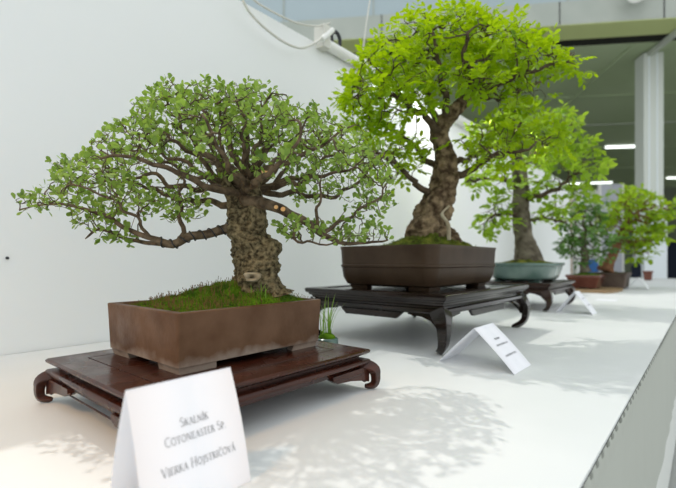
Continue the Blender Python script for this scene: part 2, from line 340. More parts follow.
# ------------------------------------------------------------------ stands
def stand(loc_label, x0, x1, y0, y1, H, m, kind, cat='stand', name='display_stand'):
    cx, cy, hx, hy = (x0 + x1) / 2, (y0 + y1) / 2, (x1 - x0) / 2, (y1 - y0) / 2
    r = root(name, (cx, cy, TZ), loc_label, cat); z = TZ
    T = z + H
    if kind == 'low':
        th, wa, ap = .011, .008, .020
        mb = MB(); rloft(mb, cx, cy, hx, hy, .004, [(T - th, -.008), (T - th * .6, -.001), (T - .003, 0), (T, -.004), (T, -.055), (T - .0018, -.0555), (T - .0018, -.0575), (T, -.058)], 3)
        mb.build('top_panel', m, r)
        mb = MB(); rloft(mb, cx, cy, hx, hy, .003, [(T - th - wa, -.018), (T - th, -.018)], 2); mb.build('waist', m, r)
        b0 = T - th - wa
        mb = MB(); n = 8
        prof = [(b0, -.016), (b0 - .001, -.006)] + [(b0 - .007 - .006 * math.sin(a), -.006 + .006 * math.cos(a)) for a in np.linspace(-1.2, 1.2, n)] + [(b0 - ap, -.008), (b0 - ap, -.022)]
        rloft(mb, cx, cy, hx, hy, .003, prof, 3); mb.build('apron', m, r)
        zl = b0 - ap; wing = .12; wt = .019; aw = .013
        path = [(-.045, zl + .008), (-.022, zl + .004), (-.006, zl + .001), (.003, zl - .006), (.0055, zl - .016), (.0055, z + .018), (.003, z + .011), (-.003, z + .008), (-.010, z + .0085)]
        rad = [.016, .0165, .0165, .0155, .0125, .0115, .0105, .0085, .0055]
    else:
        th = .012
        mb = MB()
        s = H / .175 * 1.22
        prof = [(T - .050 * s, -.030), (T - .047 * s, -.014), (T - .043 * s, -.012), (T - .036 * s, -.014), (T - .034 * s, -.024), (T - .030 * s, -.026), (T - .027 * s, -.020), (T - .022 * s, -.018), (T - .020 * s, -.012), (T - .015 * s, -.009), (T - .013 * s, -.003), (T - .009 * s, 0), (T - .002, 0), (T, -.004), (T, -.04), (T - .003, -.041), (T - .003, -.06)]
        rloft(mb, cx, cy, hx, hy, .003, prof, 3); mb.build('top_panel', m, r)
        zl = T - .050 * s; wing = .11 * s; wt = .014 * s; aw = .010
        path = [(-.036, zl + .008), (-.026, zl - .004), (-.016, zl - .02), (-.012, zl - .038), (-.013, z + .044), (-.020, z + .026), (-.033, z + .014), (-.045, z + .008), (-.052, z + .004)]
        rad = [.036, .034, .028, .023, .019, .017, .015, .012, .005]
        rad = [q * (.55 + .4 * H / .175) for q in rad]
        for side in range(4):      # a hanging drop in the middle of each side
            L = (hx if side % 2 == 0 else hy) * .36; dz = .016 * s
            P = [(-L - dz * 1.2, zl), (L + dz * 1.2, zl), (L, zl - dz), (-L, zl - dz)]
            rings = []
            for off in (-.030, -.020):
                ring = []
                for a, zz in P:
                    if side == 0: ring.append((cx + a, cy - (hy + off), zz))
                    if side == 2: ring.append((cx + a, cy + (hy + off), zz))
                    if side == 1: ring.append((cx + (hx + off), cy + a, zz))
                    if side == 3: ring.append((cx - (hx + off), cy + a, zz))
                rings.append(ring)
            MB().loft(rings).build('apron_drop', m, r)
    for sx in (-1, 1):
        for sy in (-1, 1):
            mb = MB(); P = catmull(path, 3); R_ = np.interp(np.linspace(0, len(path) - 1, len(P)), range(len(path)), rad)
            tg = np.gradient(P, axis=0); tg /= np.linalg.norm(tg, axis=1)[:, None]
            rings = []
            q = math.sqrt(.5)
            for (o, zz), (to, tz), a in zip(P, tg, R_):
                n_o, n_z = -tz, to
                c = np.array((cx + sx * (hx + o), cy + sy * (hy + o), zz)); dg = np.array((sx * q, sy * q, 0)) ; pp = np.array((-sy * q, sx * q, 0)) * (sx * sy)
                nn = dg * n_o * 1.0 + np.array((0, 0, n_z))
                ring = [c + nn * a, c + pp * a, c - nn * a * .8, c - pp * a]
                for q_ in ring: q_[2] = max(q_[2], z + .0004)
                rings.append(ring)
            if sx * sy < 0: rings = [r_[::-1] for r_ in rings]
            lg = mb.loft(rings).build('leg', m, r)
            bv = lg.modifiers.new('bevel', 'BEVEL'); bv.width = .0018; bv.segments = 2; bv.limit_method = 'ANGLE'; bv.angle_limit = .7
            # brackets hanging from the apron towards both neighbours
            for ax in (0, 1):
                rings = []
                for off in (-aw - (.020 if kind != 'low' else .004), -(.020 if kind != 'low' else .001)):
                    ring = []
                    prof = [(-.006, zl + .004), (-.006, zl - wt * 1.5), (-.03, zl - wt * 1.15), (-wing * .55, zl - wt * .8), (-wing * .9, zl - wt * .62), (-wing, zl - wt * .25), (-wing, zl + .003)]
                    if kind != 'low': prof = [(-.02, zl + .004), (-.024, zl - .055), (-.040, zl - .036), (-.058, zl - .018), (-.085, zl - .008), (-wing, zl - .003), (-wing, zl + .003)]
                    for a, zz in prof:
                        if ax == 0: ring.append((cx + sx * (hx + a), cy + sy * (hy + off), zz))
                        else: ring.append((cx + sx * (hx + off), cy + sy * (hy + a), zz))
                    rings.append(ring)
                MB().loft(rings).build('bracket', m, r)
    if kind == 'low':
        for sy in (-1, 1):
            yy = cy + sy * (hy - .012)
            MB().tube([(cx - hx + .03, yy, zl - wt * .75), (cx + hx - .03, yy, zl - wt * .75)], .0016, 6).build('stretcher', m, r)
    return r
stand('low polished red-brown stand with curled feet under the nearest small-leaved tree', -.955, -.535, .258, .733, .085, M['rose'], 'low')
stand('tall black lacquered stand with curved legs under the largest bright green tree', -1.095, -.545, 1.095, 1.83, .175, M['ebony'], 'tall')
stand('dark brown footed stand under the teal pot', -1.03, -.615, 2.43, 2.985, .152, M['brownw'], 'tall')

# ------------------------------------------------------------------ pots
def pot_feet(pot, cx, cy, hx, hy, z0, h, m, L=.06, w=.02, inset=.004):
    for sx in (-1, 1):
        for sy in (-1, 1):
            x = cx + sx * (hx - inset); y = cy + sy * (hy - inset)
            ring = [(0, 0), (-L, 0), (-L + .006, w), (-w, w), (-w, L - .006), (0, L)]
            pts = [(x + sx * (a if True else 0), y - sy * b) for a, b in ring]
            if sx * sy > 0: pts = pts[::-1]
            mb = MB().loft([[(a + (cx - a) * .02, b + (cy - b) * .02, z0) for a, b in pts], [(a, b, z0 + h) for a, b in pts]])
            mb.build('foot', m, pot)

def moss_mound(name, r, cx, cy, hx, hy, zr, m, bumps, rough=.004, res=70, corner=.0):
    vs = []; fs = []
    def zf(x, y):
        z = zr
        for (bx, by, sg, hh) in bumps: z += hh * math.exp(-((x - bx) ** 2 + (y - by) ** 2) / sg ** 2)
        ex = max(0, 1 - min(hx - abs(x - cx), hy - abs(y - cy)) / .02)
        z -= .010 * ex * ex
        return z + rough * noise.fractal((x * 30, y * 30, 3), 1, 2, 4) + rough * .5 * noise.noise((x * 90, y * 90, 1))
    for j in range(res + 1):
        for i in range(res + 1):
            a, b = -1 + 2 * i / res, -1 + 2 * j / res
            if corner:   # squircle mapping for oval bowls
                s_ = 1 / max((abs(a) ** corner + abs(b) ** corner) ** (1 / corner) / max(abs(a), abs(b), 1e-9), 1)
                a, b = a * s_, b * s_
            x, y = cx + hx * a, cy + hy * b
            vs.append((x, y, zf(x, y)))
    for j in range(res):
        for i in range(res): q = j * (res + 1) + i; fs.append((q, q + 1, q + res + 2, q + res + 1))
    return mesh(name, vs, fs, m, r), zf

def fuzz(name, r, pts, L, wd, m, up=.8, lean=.6):
    """short pointed blades at the given points (world)"""
    n = len(pts); P = np.array(pts); d = rng.normal(size=(n, 3)) * lean; d[:, 2] = up + rng.random(n) * .5
    d /= np.linalg.norm(d, axis=1)[:, None]
    a = np.cross(d, rng.normal(size=(n, 3))); a /= np.linalg.norm(a, axis=1)[:, None]
    ln = L * (.5 + rng.random(n))[:, None]
    v = np.stack((P - a * wd, P + a * wd, P + d * ln), 1).reshape(-1, 3)
    f = np.arange(3 * n).reshape(-1, 3)
    vv = np.array([.5 + .55 * noise.noise((q[0] * 22, q[1] * 22, 4)) for q in pts]) - .12
    return mesh(name, v, f, m, r, False, var=np.repeat(np.clip(vv + rng.normal(size=n) * .18, 0, 1), 3))

# ------------------------------------------------------------------ leaves & trees
def leaves(name, r, P, D, N, L, Wd, m, var, fold=.15, curl=.1, sh=(.35, .7)):
    """P base, D direction, N approx. normal, all (n,3)."""
    n = len(P); D = D / (np.linalg.norm(D, axis=1)[:, None] + 1e-9)
    X = np.cross(D, N); X /= np.linalg.norm(X, axis=1)[:, None] + 1e-9; Nn = np.cross(X, D)
    L = L[:, None]; Wd = Wd[:, None]
    def at(t, w, c=0): return P + D * L * t + X * Wd * w - Nn * L * (fold * (0 if w else .35) + c)
    b = P; m1 = at(.36, 0, .0); m2 = at(.72, 0, curl * .4); tp = at(1, 0, curl) + Nn * L * fold * .35
    v = np.stack((b, m1, m2, tp, at(.34, -sh[0]), at(.34, sh[0]), at(.68, -sh[1] * .72, curl * .4), at(.68, sh[1] * .72, curl * .4), at(.91, -sh[1] * .42, curl * .8), at(.91, sh[1] * .42, curl * .8)), 1).reshape(-1, 3)
    t_ = [(0, 5, 1), (0, 1, 4), (1, 5, 7, 2), (1, 2, 6, 4), (2, 7, 9, 3), (2, 3, 8, 6)]
    f = [tuple(k * 10 + i for i in q) for k in range(n) for q in t_]
    return mesh(name, v, f, m, r, True, var=np.repeat(var, 10))

class Tree:
    def __init__(s, d0, tw=.0008, ex=2.3):
        s.d0 = d0; s.p = []; s.par = []; s.r = []; s.limb = []; s.grow = []; s.tw = tw; s.ex = ex; s.nl = 0
    def pt(s, q): return W(q[0], q[1], s.d0 + (q[2] if len(q) > 2 else 0))
    def limb_path(s, pix, step, wig=0, attach=None, grow=True, start_grow=.25):
        P = [s.pt(q) for q in pix]; R_ = [q[3] * s.d0 / F for q in pix]
        m = 6; PP = catmull(P, m); RR = np.interp(np.linspace(0, len(P) - 1, len(PP)), range(len(P)), R_)
        seg = np.r_[0, np.cumsum(np.linalg.norm(np.diff(PP, axis=0), axis=1))]
        k = max(3, int(seg[-1] / step)); tt = np.linspace(0, seg[-1], k + 1)
        Q = np.stack([np.interp(tt, seg, PP[:, i]) for i in range(3)], 1); rr = np.interp(tt, seg, RR)
        if wig:
            for i in range(1, len(Q)):
                Q[i] += wig * np.array([noise.noise(Vector(Q[i] * 28) + Vector((k * 17.3, k * 5.1, 0))) for k in range(3)]) * min(1, i / 3)
        if attach is None: par = -1
        else:
            A = np.array(s.p); lim = np.array(s.limb) == attach if attach is not True else np.ones(len(A), bool)
            dd = np.linalg.norm(A - Q[0], axis=1); dd[~lim] = 9; par = int(dd.argmin())
            if dd[par] > step * .3 or True: pass
        lid = s.nl; s.nl += 1
        for i, (q, r_) in enumerate(zip(Q, rr)):
            s.p.append(q); s.par.append(par); s.r.append(r_); s.limb.append(lid); s.grow.append(grow and i / len(Q) > start_grow)
            par = len(s.p) - 1
        return lid
    def colonise(s, att, step, kill, iters=120, jit=.35, up=0, root_limb=None, maxd=9):
        att = np.array(att); alive = np.ones(len(att), bool)
        P = np.array(s.p); g = np.array(s.grow)
        idx = np.where(g)[0]; D = np.linalg.norm(att[:, None] - P[idx][None], axis=2)
        near = idx[D.argmin(1)]; nd = D.min(1)
        fixed = len(s.p)
        for it in range(iters):
            use = alive & (nd < maxd)
            if not use.any(): break
            P = np.array(s.p); new = []
            order = {}
            for a in np.where(use)[0]: order.setdefault(near[a], []).append(a)
            for n_, al in order.items():
                if len([1 for q in s.par[fixed:] if False]) : pass
                v = att[al] - P[n_]; v /= np.linalg.norm(v, axis=1)[:, None] + 1e-9
                v = v.mean(0) + rng.normal(size=3) * jit; v[2] += up
                pr = s.par[n_]
                if pr >= 0:
                    w_ = P[n_] - P[pr]; w_ /= np.linalg.norm(w_) + 1e-9; v += w_ * .35
                v /= np.linalg.norm(v) + 1e-9
                new.append((P[n_] + v * step * rng.uniform(.8, 1.2), n_))
            base = len(s.p)
            for q, n_ in new:
                s.p.append(q); s.par.append(int(n_)); s.r.append(0); s.limb.append(s.limb[n_]); s.grow.append(True)
            NP = np.array([q for q, _ in new])
            D = np.linalg.norm(att[:, None] - NP[None], axis=2); j = D.argmin(1); dm = D.min(1)
            b = dm < nd; near[b] = base + j[b]; nd = np.minimum(nd, dm)
            alive &= nd > kill
            if len(s.p) > 14000: break
    def radii(s):
        n = len(s.p); acc = np.zeros(n); s.kids = [[] for _ in range(n)]
        for i, q in enumerate(s.par):
            if q >= 0: s.kids[q].append(i)
        R_ = np.array(s.r)
        for i in range(n - 1, -1, -1):
            r_ = acc[i] ** (1 / s.ex) if s.kids[i] else s.tw
            if R_[i] == 0: R_[i] = r_
            if s.par[i] >= 0: acc[s.par[i]] += min(r_, R_[i]) ** s.ex if s.r[i] == 0 else r_ ** s.ex
        for i in range(n):   # a child is never thicker than its parent
            q = s.par[i]
            if q >= 0 and s.r[i] == 0: R_[i] = min(R_[i], R_[q] * .9)
        s.R = R_; s.P = np.array(s.p)
    def tubes(s, skip=0, kmax=9):
        """one mesh builder per limb"""
        out = {}
        n = len(s.p); done = set()
        starts = [i for i in range(n) if s.par[i] < 0 or s.limb[i] != s.limb[s.par[i]]]
        st = list(starts)
        while st:
            i = st.pop(); ch = []
            q = s.par[i]
            if q >= 0: ch.append(q)
            cur = i
            while True:
                ch.append(cur); ks = [k for k in s.kids[cur] if s.limb[k] == s.limb[cur]]
                if not ks: break
                ks.sort(key=lambda k: (s.r[k] > 0, s.R[k]), reverse=True)
                for k in ks[1:]: st.append(k)
                cur = ks[0]
            if s.limb[i] < skip and s.r[i] > 0: continue
            P = s.P[ch].copy(); R_ = s.R[ch].copy()
            if q >= 0: R_[0] = min(R_[0], R_[1] * 1.25)
            R_[-1] *= .6
            k = kmax if R_.max() > .004 else (6 if R_.max() > .0018 else 4)
            if s.limb[i] not in out: out[s.limb[i]] = MB()
            out[s.limb[i]].tube(P, R_, k)
        return out

def gnarly_trunk(name, parent, pix, d0, m, sides=56, rings=90, amp=.22, fs=28, flare=1.0, ridge=0, lumps=(), squash=1.0):
    P = catmull([W(q[0], q[1], d0 + q[2]) for q in pix], 12)
    R_ = np.interp(np.linspace(0, len(pix) - 1, len(P)), range(len(pix)), [q[3] * d0 / F for q in pix])
    t_ = np.linspace(0, len(P) - 1, rings); P = np.stack([np.interp(t_, range(len(P)), P[:, i]) for i in range(3)], 1); R_ = np.interp(t_, range(len(R_)), R_)
    rr = []
    tg = np.gradient(P, axis=0); tg /= np.linalg.norm(tg, axis=1)[:, None]
    a = np.array((1., 0, 0))
    for i in range(rings):
        a = a - tg[i] * a.dot(tg[i]); a /= np.linalg.norm(a); b = np.cross(tg[i], a); ring = []
        h = i / rings
        for j in range(sides):
            an = 2 * math.pi * j / sides
            dr = math.cos(an) * a + math.sin(an) * b
            q = P[i] + dr * R_[i]
            k = 1 + amp * (noise.fractal(Vector(q * fs), 1, 2.1, 4)) + amp * .45 * noise.noise(Vector(q * fs * 3.2)) + amp * .35 * abs(noise.noise(Vector(q * fs * 6)))
            if ridge: k += ridge * math.sin(an * 5 + 3 * h + 2 * noise.noise(Vector(q * 8))) * (1 - .4 * h)
            if h < .22: k += flare * (1 - h / .22) ** 2 * (.20 + .22 * math.sin(an * 5 + 1))
            q = P[i] + dr * R_[i] * k
            for (lu, lv, ld, lr, la) in lumps:
                c = W(lu, lv, d0 + ld); dd = np.linalg.norm(q - c) / (lr * d0 / F)
                q = q + dr * la * d0 / F * math.exp(-dd * dd)
            ring.append(q)
        rr.append(ring)
    mb = MB().loft(rr); return mesh(name, mb.v, mb.f, m, parent, True)

def blob_pts(tree, blobs, shell=.0):
    out = []
    for (u, v, ru, rv, dd, rd, n) in blobs:
        k = 0
        while k < n:
            q = rng.uniform(-1, 1, 3); l = np.linalg.norm(q)
            if l > 1 or l < shell * rng.random(): continue
            out.append(W(u + q[0] * ru, v + q[1] * rv, tree.d0 + dd + q[2] * rd)); k += 1
    return out

def tip_data(tree, rmax, prob_in=.5):
    ids = [i for i in range(len(tree.p)) if tree.r[i] == 0 and tree.par[i] >= 0 and (not tree.kids[i] or (tree.R[i] < rmax and rng.random() < prob_in))]
    P = tree.P[ids]; D = P - tree.P[[tree.par[i] for i in ids]]; D /= np.linalg.norm(D, axis=1)[:, None] + 1e-9
    tip = np.array([not tree.kids[i] for i in ids])
    return P, D, tip

# ================================================================== TREE 1
r1 = root('potted_bonsai', (-.775, .52, TZ + .085), 'nearest potted bonsai, small grey-green leaves, thick gnarled trunk, rectangular brown pot', 'bonsai', None)
z0 = TZ + .0852; pcx, pcy = -.772, .520; phx, phy = .133, .166
mb = MB(); rloft(mb, pcx, pcy, phx, phy, .004, [(z0 + .011, -.006), (z0 + .0125, -.002), (z0 + .085, .002), (z0 + .100, .003), (z0 + .1015, .0015), (z0 + .1015, -.011), (z0 + .085, -.013), (z0 + .084, -.10)], 4)
pot = mb.build('pot', M['pot1'], r1); pot['label'] = 'rectangular unglazed brown clay pot'
pot_feet(pot, pcx, pcy, phx - .0005, phy - .0005, z0, .0115, M['pot1'], .07, .022)
ms, zf = moss_mound('moss', r1, pcx, pcy, phx - .0095, phy - .0095, z0 + .093, M['moss'], [(-.755, .60, .085, .036), (-.82, .53, .10, .026)], .006, 90)
pp = []
for _ in range(15000):
    x = pcx + rng.uniform(-1, 1) * (phx - .011); y = pcy + rng.uniform(-1, 1) * (phy - .011); pp.append((x, y, zf(x, y) - .001))
fz = fuzz('moss_fuzz', ms, pp, .0065, .0007, M['mossf'], .7, .6); fz['kind'] = 'stuff'
pp = []
while len(pp) < 420:
    x = pcx + rng.uniform(-1, 1) * (phx - .012); y = pcy + rng.uniform(-1, 1) * (phy - .012)
    if noise.noise((x * 14, y * 14, 5)) + .35 * (y < .55) > .1: pp.append((x, y, zf(x, y)))
sp_v = []; sp_f = []; n = 0; smb = MB()
for q in pp:
    q = np.array(q); tip = q + np.array((rng.normal() * .003, rng.normal() * .003, .007 + rng.random() * .006))
    a = np.array((.0003, .0003, 0)); smb.add([q - a, q + a, tip + a, tip - a], [(0, 1, 2, 3)])
    h = .0011; smb.add([tip + (h, 0, 0), tip + (0, h, 0), tip + (-h, 0, 0), tip + (0, -h, 0), tip + (0, 0, 2 * h), tip - (0, 0, h)], [(0, 1, 4), (1, 2, 4), (2, 3, 4), (3, 0, 4), (1, 0, 5), (2, 1, 5), (3, 2, 5), (0, 3, 5)])
so = smb.build('spore_stalks', M['spore'], ms, False); so['kind'] = 'stuff'; so['label'] = 'rust-brown moss spore stalks'

T1 = Tree(.94, .00085, 2.0)
trunk_pix = [(262, 300, 0, 27), (259, 288, 0, 25), (256, 272, 0, 22), (254, 256, 0, 22), (250, 240, 0, 20.5), (247, 226, 0, 19), (243, 212, 0, 16), (241, 200, 0, 12), (240, 190, 0, 9), (242, 180, 0, 6)]
tk = gnarly_trunk('trunk', r1, [(q[0], q[1], q[2], q[3] * .88) for q in trunk_pix], .94, M['bark1'], 96, 170, .34, 26, .8,
                  lumps=[(272, 258, -.03, 16, 9), (240, 236, -.04, 12, 4), (262, 214, -.02, 10, 4), (238, 262, -.03, 10, -5), (250, 278, -.05, 9, 4), (275, 240, -.02, 10, 4)])
tk['label'] = 'thick gnarled grey-brown trunk with flaking bark'
T1.limb_path([(q[0], q[1], q[2], q[3] * .5) for q in trunk_pix], .012, 0, None, False)
for nm_, pix_ in (('left stem', [(238, 226, -.01, 9), (234, 210, -.02, 9), (231, 196, -.03, 7.5), (226, 182, -.04, 5.5), (218, 168, -.05, 4)]), ('right stem', [(254, 230, -.02, 12), (258, 214, -.03, 11), (256, 200, -.03, 9.5), (254, 188, -.04, 8), (260, 176, -.05, 5.5), (266, 168, -.07, 4.5)]), ('rear stem', [(250, 222, .03, 11), (252, 204, .05, 9.5), (252, 188, .06, 7.5), (256, 172, .07, 5), (262, 158, .09, 3.6)])):
    gnarly_trunk('stem', tk, [(*q[:3], q[3] * .74) for q in pix_], .94, M['bark1'], 36, 70, .26, 34, 0)
def L1(p, att=0, wig=.013, sg=.2): return T1.limb_path([(q[0], q[1], q[2], q[3] * .72) for q in p], .010, wig, att, True, sg)
a = L1([(240, 224, -.02, 7), (215, 232, -.04, 6), (190, 237, -.06, 5.5), (170, 243, -.07, 5.5), (150, 238, -.08, 3.6), (126, 228, -.09, 3), (104, 214, -.1, 2.6), (74, 206, -.12, 1.9), (46, 204, -.12, 1.2), (22, 209, -.12, .8)], wig=.006, sg=.5)
L1([(172, 243, -.07, 3.6), (145, 243, -.05, 2.8), (118, 236, -.03, 2.3), (98, 230, -.02, 2), (84, 238, -.02, 1.2)], a, .006)
L1([(178, 241, -.07, 3.6), (184, 226, -.05, 3), (180, 205, -.03, 2.5), (186, 186, -.02, 2), (176, 170, 0, 1.5)], a)
L1([(150, 237, -.08, 2.4), (140, 222, -.1, 2), (118, 205, -.14, 1.7), (95, 192, -.16, 1.2), (66, 186, -.17, 1)], a)
b = L1([(248, 200, -.03, 10), (272, 206, -.06, 7), (298, 218, -.07, 5.5), (322, 234, -.06, 4.2), (342, 242, -.05, 2.8), (364, 243, -.04, 2), (386, 240, -.03, 1.2)], wig=.006, sg=.4)
L1([(322, 234, -.06, 3), (338, 222, -.04, 2.4), (358, 210, -.02, 2), (378, 196, 0, 1.5), (392, 176, .02, 1)], b)
L1([(300, 220, -.07, 2.2), (292, 232, -.09, 1.8), (308, 242, -.11, 1.4), (330, 246, -.12, 1)], b)
L1([(318, 232, -.06, 2.4), (316, 212, -.08, 2), (322, 196, -.1, 1.5), (318, 182, -.1, 1)], b)
L1([(246, 188, -.02, 7), (262, 191, 0, 5), (285, 192, .03, 4), (312, 193, .06, 3.4), (330, 197, .08, 3), (350, 186, .1, 2.6), (368, 172, .12, 2), (384, 152, .14, 1.2)])
L1([(250, 186, -.04, 6), (258, 173, -.07, 6), (270, 166, -.08, 4.2), (290, 160, -.09, 3), (312, 150, -.1, 2.4), (334, 138, -.1, 1.6), (350, 126, -.1, 1)])
L1([(246, 186, .0, 7), (241, 166, .02, 5), (233, 150, .03, 4), (229, 130, .03, 3.2), (225, 108, .02, 2.4), (232, 88, .02, 1.2)])
L1([(244, 188, 0, 7), (228, 174, -.03, 5), (208, 156, -.06, 4), (192, 140, -.07, 3), (180, 120, -.08, 2.2), (168, 98, -.08, 1.2)])
L1([(242, 196, -.02, 6), (218, 186, -.07, 4.4), (190, 176, -.11, 3.6), (160, 166, -.14, 2.8), (130, 158, -.16, 2.2), (100, 158, -.17, 1.4)])
L1([(240, 206, .01, 6), (214, 202, .03, 4.4), (188, 200, .05, 3.6), (160, 192, .07, 3), (134, 184, .09, 2.2), (98, 182, .1, 1.6), (62, 176, .1, 1)])
L1([(250, 184, .02, 6), (258, 162, .04, 4.4), (268, 142, .05, 3.6), (280, 124, .06, 2.6), (286, 102, .06, 1.4)])
L1([(249, 186, .03, 6), (262, 172, .12, 4.4), (284, 156, .19, 3.4), (310, 142, .24, 2.4), (334, 130, .27, 1.4)])
L1([(244, 186, .03, 6), (222, 168, .13, 4.4), (196, 152, .2, 3.4), (166, 138, .25, 2.4), (140, 128, .27, 1.4)])
L1([(246, 190, -.04, 6), (240, 178, -.11, 4), (226, 160, -.16, 3), (214, 140, -.19, 2.2), (206, 122, -.2, 1.4)])
L1([(247, 190, -.04, 6), (258, 180, -.12, 4), (276, 166, -.18, 3), (296, 146, -.2, 2), (300, 124, -.2, 1.4)])
for (tu, tv, td, r0) in ((150, 118, -.04, 2.6), (128, 140, .12, 2.4), (196, 92, .05, 2.6), (214, 96, -.1, 2.4), (250, 90, .08, 2.6), (268, 98, -.06, 2.4), (310, 118, .04, 2.6), (338, 150, .0, 2.6), (356, 166, -.06, 2.4), (150, 150, -.1, 2.6),
                         (182, 104, .14, 2.4), (238, 104, -.14, 2.4), (284, 112, .15, 2.4), (106, 170, -.02, 2.4), (202, 130, -.02, 2.6), (276, 136, .0, 2.6), (322, 132, .12, 2.4), (240, 96, .0, 2.8)):
    su = 247 + (tu - 247) * .06; k_ = rng.uniform(.30, .45)
    L1([(su, 190, td * .1, r0 * 1.9), (su + (tu - su) * .30 + rng.normal() * 4, 190 + (tv - 190) * .22 + 2, td * .45, r0 * 1.45), (su + (tu - su) * .62 + rng.normal() * 5, 190 + (tv - 190) * .52, td * .8, r0 * 1.1), (tu, tv, td, r0 * .45)], wig=.017)
blobs = [(52, 196, 36, 16, -.1, .08, 60), (88, 168, 42, 24, -.04, .18, 130), (132, 140, 40, 32, -.02, .22, 160), (172, 112, 40, 36, 0, .22, 190), (215, 104, 42, 30, 0, .24, 180),
         (256, 112, 42, 32, 0, .24, 170), (298, 126, 40, 28, .02, .22, 140), (342, 148, 38, 26, .04, .2, 120), (374, 184, 24, 38, .03, .14, 110), (356, 228, 36, 15, -.03, .1, 70),
         (300, 226, 30, 15, -.08, .08, 40), (126, 192, 50, 20, 0, .2, 110), (176, 204, 34, 20, -.03, .15, 50), (94, 216, 26, 10, -.08, .08, 30), (210, 148, 55, 34, 0, .25, 120), (275, 156, 55, 30, 0, .25, 100),
         (318, 184, 36, 18, .03, .15, 60), (120, 236, 28, 5, -.05, .05, 14)]
T1.colonise(blob_pts(T1, [(q[0], q[1] + 3, *q[2:6], int(q[6] * 1.3)) for q in blobs], .6), .0105, .013, 110, .48, .08)
T1.radii()
for lid, mbb in sorted(T1.tubes(1).items()):
    if lid == 0: continue
    mbb.build('branch', M['bark1b'], tk, True)
P, D, tip = tip_data(T1, .0014, .55)
LP, LD, LN, LL = [], [], [], []
for p_, d_, tp in zip(P, D, tip):
    for k in range(4 if tp else 1):
        v = d_ * (.5 if tp else .15) + rng.normal(size=3) * .55 + np.array((0, 0, .45))
        LP.append(p_ + rng.normal(size=3) * .002); LD.append(v); LN.append(np.array((0, 0, 1.)) + rng.normal(size=3) * .55); LL.append(.0138 * rng.uniform(.6, 1.25))
LL = np.array(LL); LPa = np.array(LP)
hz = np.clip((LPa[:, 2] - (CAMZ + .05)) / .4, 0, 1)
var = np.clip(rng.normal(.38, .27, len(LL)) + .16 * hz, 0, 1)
leaves('foliage', r1, LPa, np.array(LD), np.array(LN), LL, LL * .62, M['leaf1'], var, .12, .12, (.34, .72))
print('tree1', len(T1.p), len(LL))
# wire on the low left branch, pruning cuts, deadwood knot
ids = [i for i in range(len(T1.p)) if T1.limb[i] == a and T1.r[i] > 0]
Wp = T1.P[ids][1:int(len(ids) * .42)]; wr = T1.R[ids][1:int(len(ids) * .42)]
k = 220; tt = np.linspace(0, len(Wp) - 1, k); C0 = np.stack([np.interp(tt, range(len(Wp)), Wp[:, i]) for i in range(3)], 1); rr = np.interp(tt, range(len(Wp)), wr)
tg = np.gradient(C0, axis=0); tg /= np.linalg.norm(tg, axis=1)[:, None]; n1 = np.cross(tg, (0, 0, 1.)); n1 /= np.linalg.norm(n1, axis=1)[:, None]; n2 = np.cross(tg, n1)
ang = np.linspace(0, 2 * math.pi * 8, k)[:, None]
MB().tube(C0 + (np.cos(ang) * n1 + np.sin(ang) * n2) * (rr + .0012)[:, None], .0016, 6).build('training_wire', M['wire'], r1, True)
def cut(u, v, dd, rp, m=M['cut'], nm='pruning_cut', lab='pale orange sawn stub', dirv=None):
    c = W(u, v, .94 + dd); dv = -Fw + np.array((0, 0, .2)) if dirv is None else dirv; dv = dv / np.linalg.norm(dv); q = rp * .94 / F
    o = MB().tube([c - dv * q * 1.6, c - dv * .001], q * 1.22, 12).build('stub', M['bark1b'], tk, True)
    o = MB().tube([c - dv * .002, c], [q, q * .9], 14).build(nm, m, tk); o['label'] = lab
cut(265, 171, -.085, 3.6); cut(283, 209, -.08, 2.4); cut(276, 207, -.085, 2)
mbk = MB(); c = W(252, 277, .94 - .062)
rings = []
for i, (rad, off) in enumerate(((.014, -.006), (.0135, .003), (.010, .007), (.006, .003), (.003, -.006))):
    rings.append([c + (-Fw) * off + Rw * rad * math.cos(x) * (1 + .25 * math.sin(3 * x + i)) * 1.2 + np.array((0, 0, 1)) * rad * math.sin(x) * (.9 + .2 * math.cos(2 * x)) for x in np.linspace(0, 2 * math.pi, 18, endpoint=False)])
kn = mbk.loft(rings).build('deadwood_knot', M['dead'], tk, True); kn['label'] = 'bleached hollow knot low on the trunk'

# ================================================================== TREE 2
D2 = 1.615
r2 = root('potted_bonsai', (-.82, 1.44, TZ + .172), 'tallest potted bonsai with lush bright green compound leaves in dark brown rounded pot', 'bonsai', None)
z0 = TZ + .172; c2x, c2y, h2x, h2y = -.822, 1.447, .196, .268
mb = MB(); rloft(mb, c2x, c2y, h2x, h2y, .045, [(z0 + .009, -.07), (z0 + .010, -.045), (z0 + .018, -.022), (z0 + .042, -.008), (z0 + .075, -.003), (z0 + .079, .001), (z0 + .084, .001), (z0 + .087, -.003), (z0 + .136, 0), (z0 + .146, .003), (z0 + .150, .002), (z0 + .150, -.016), (z0 + .13, -.02), (z0 + .129, -.15)], 10)
pot = mb.build('pot', M['pot2'], r2); pot['label'] = 'dark brown unglazed pot with rounded corners and a raised band'
pot_feet(pot, c2x, c2y, h2x - .032, h2y - .032, z0 + .0006, .014, M['pot2'], .075, .035)
ms2, zf2 = moss_mound('moss', r2, c2x, c2y, h2x - .015, h2y - .015, z0 + .142, M['moss2'], [(-.79, 1.46, .12, .055), (-.74, 1.38, .05, .022), (-.75, 1.52, .05, .02), (-.86, 1.36, .06, .015)], .011, 90, 5)
pp = []
for _ in range(9000):
    x = c2x + rng.uniform(-1, 1) * (h2x - .03); y = c2y + rng.uniform(-1, 1) * (h2y - .03); pp.append((x, y, zf2(x, y) - .001))
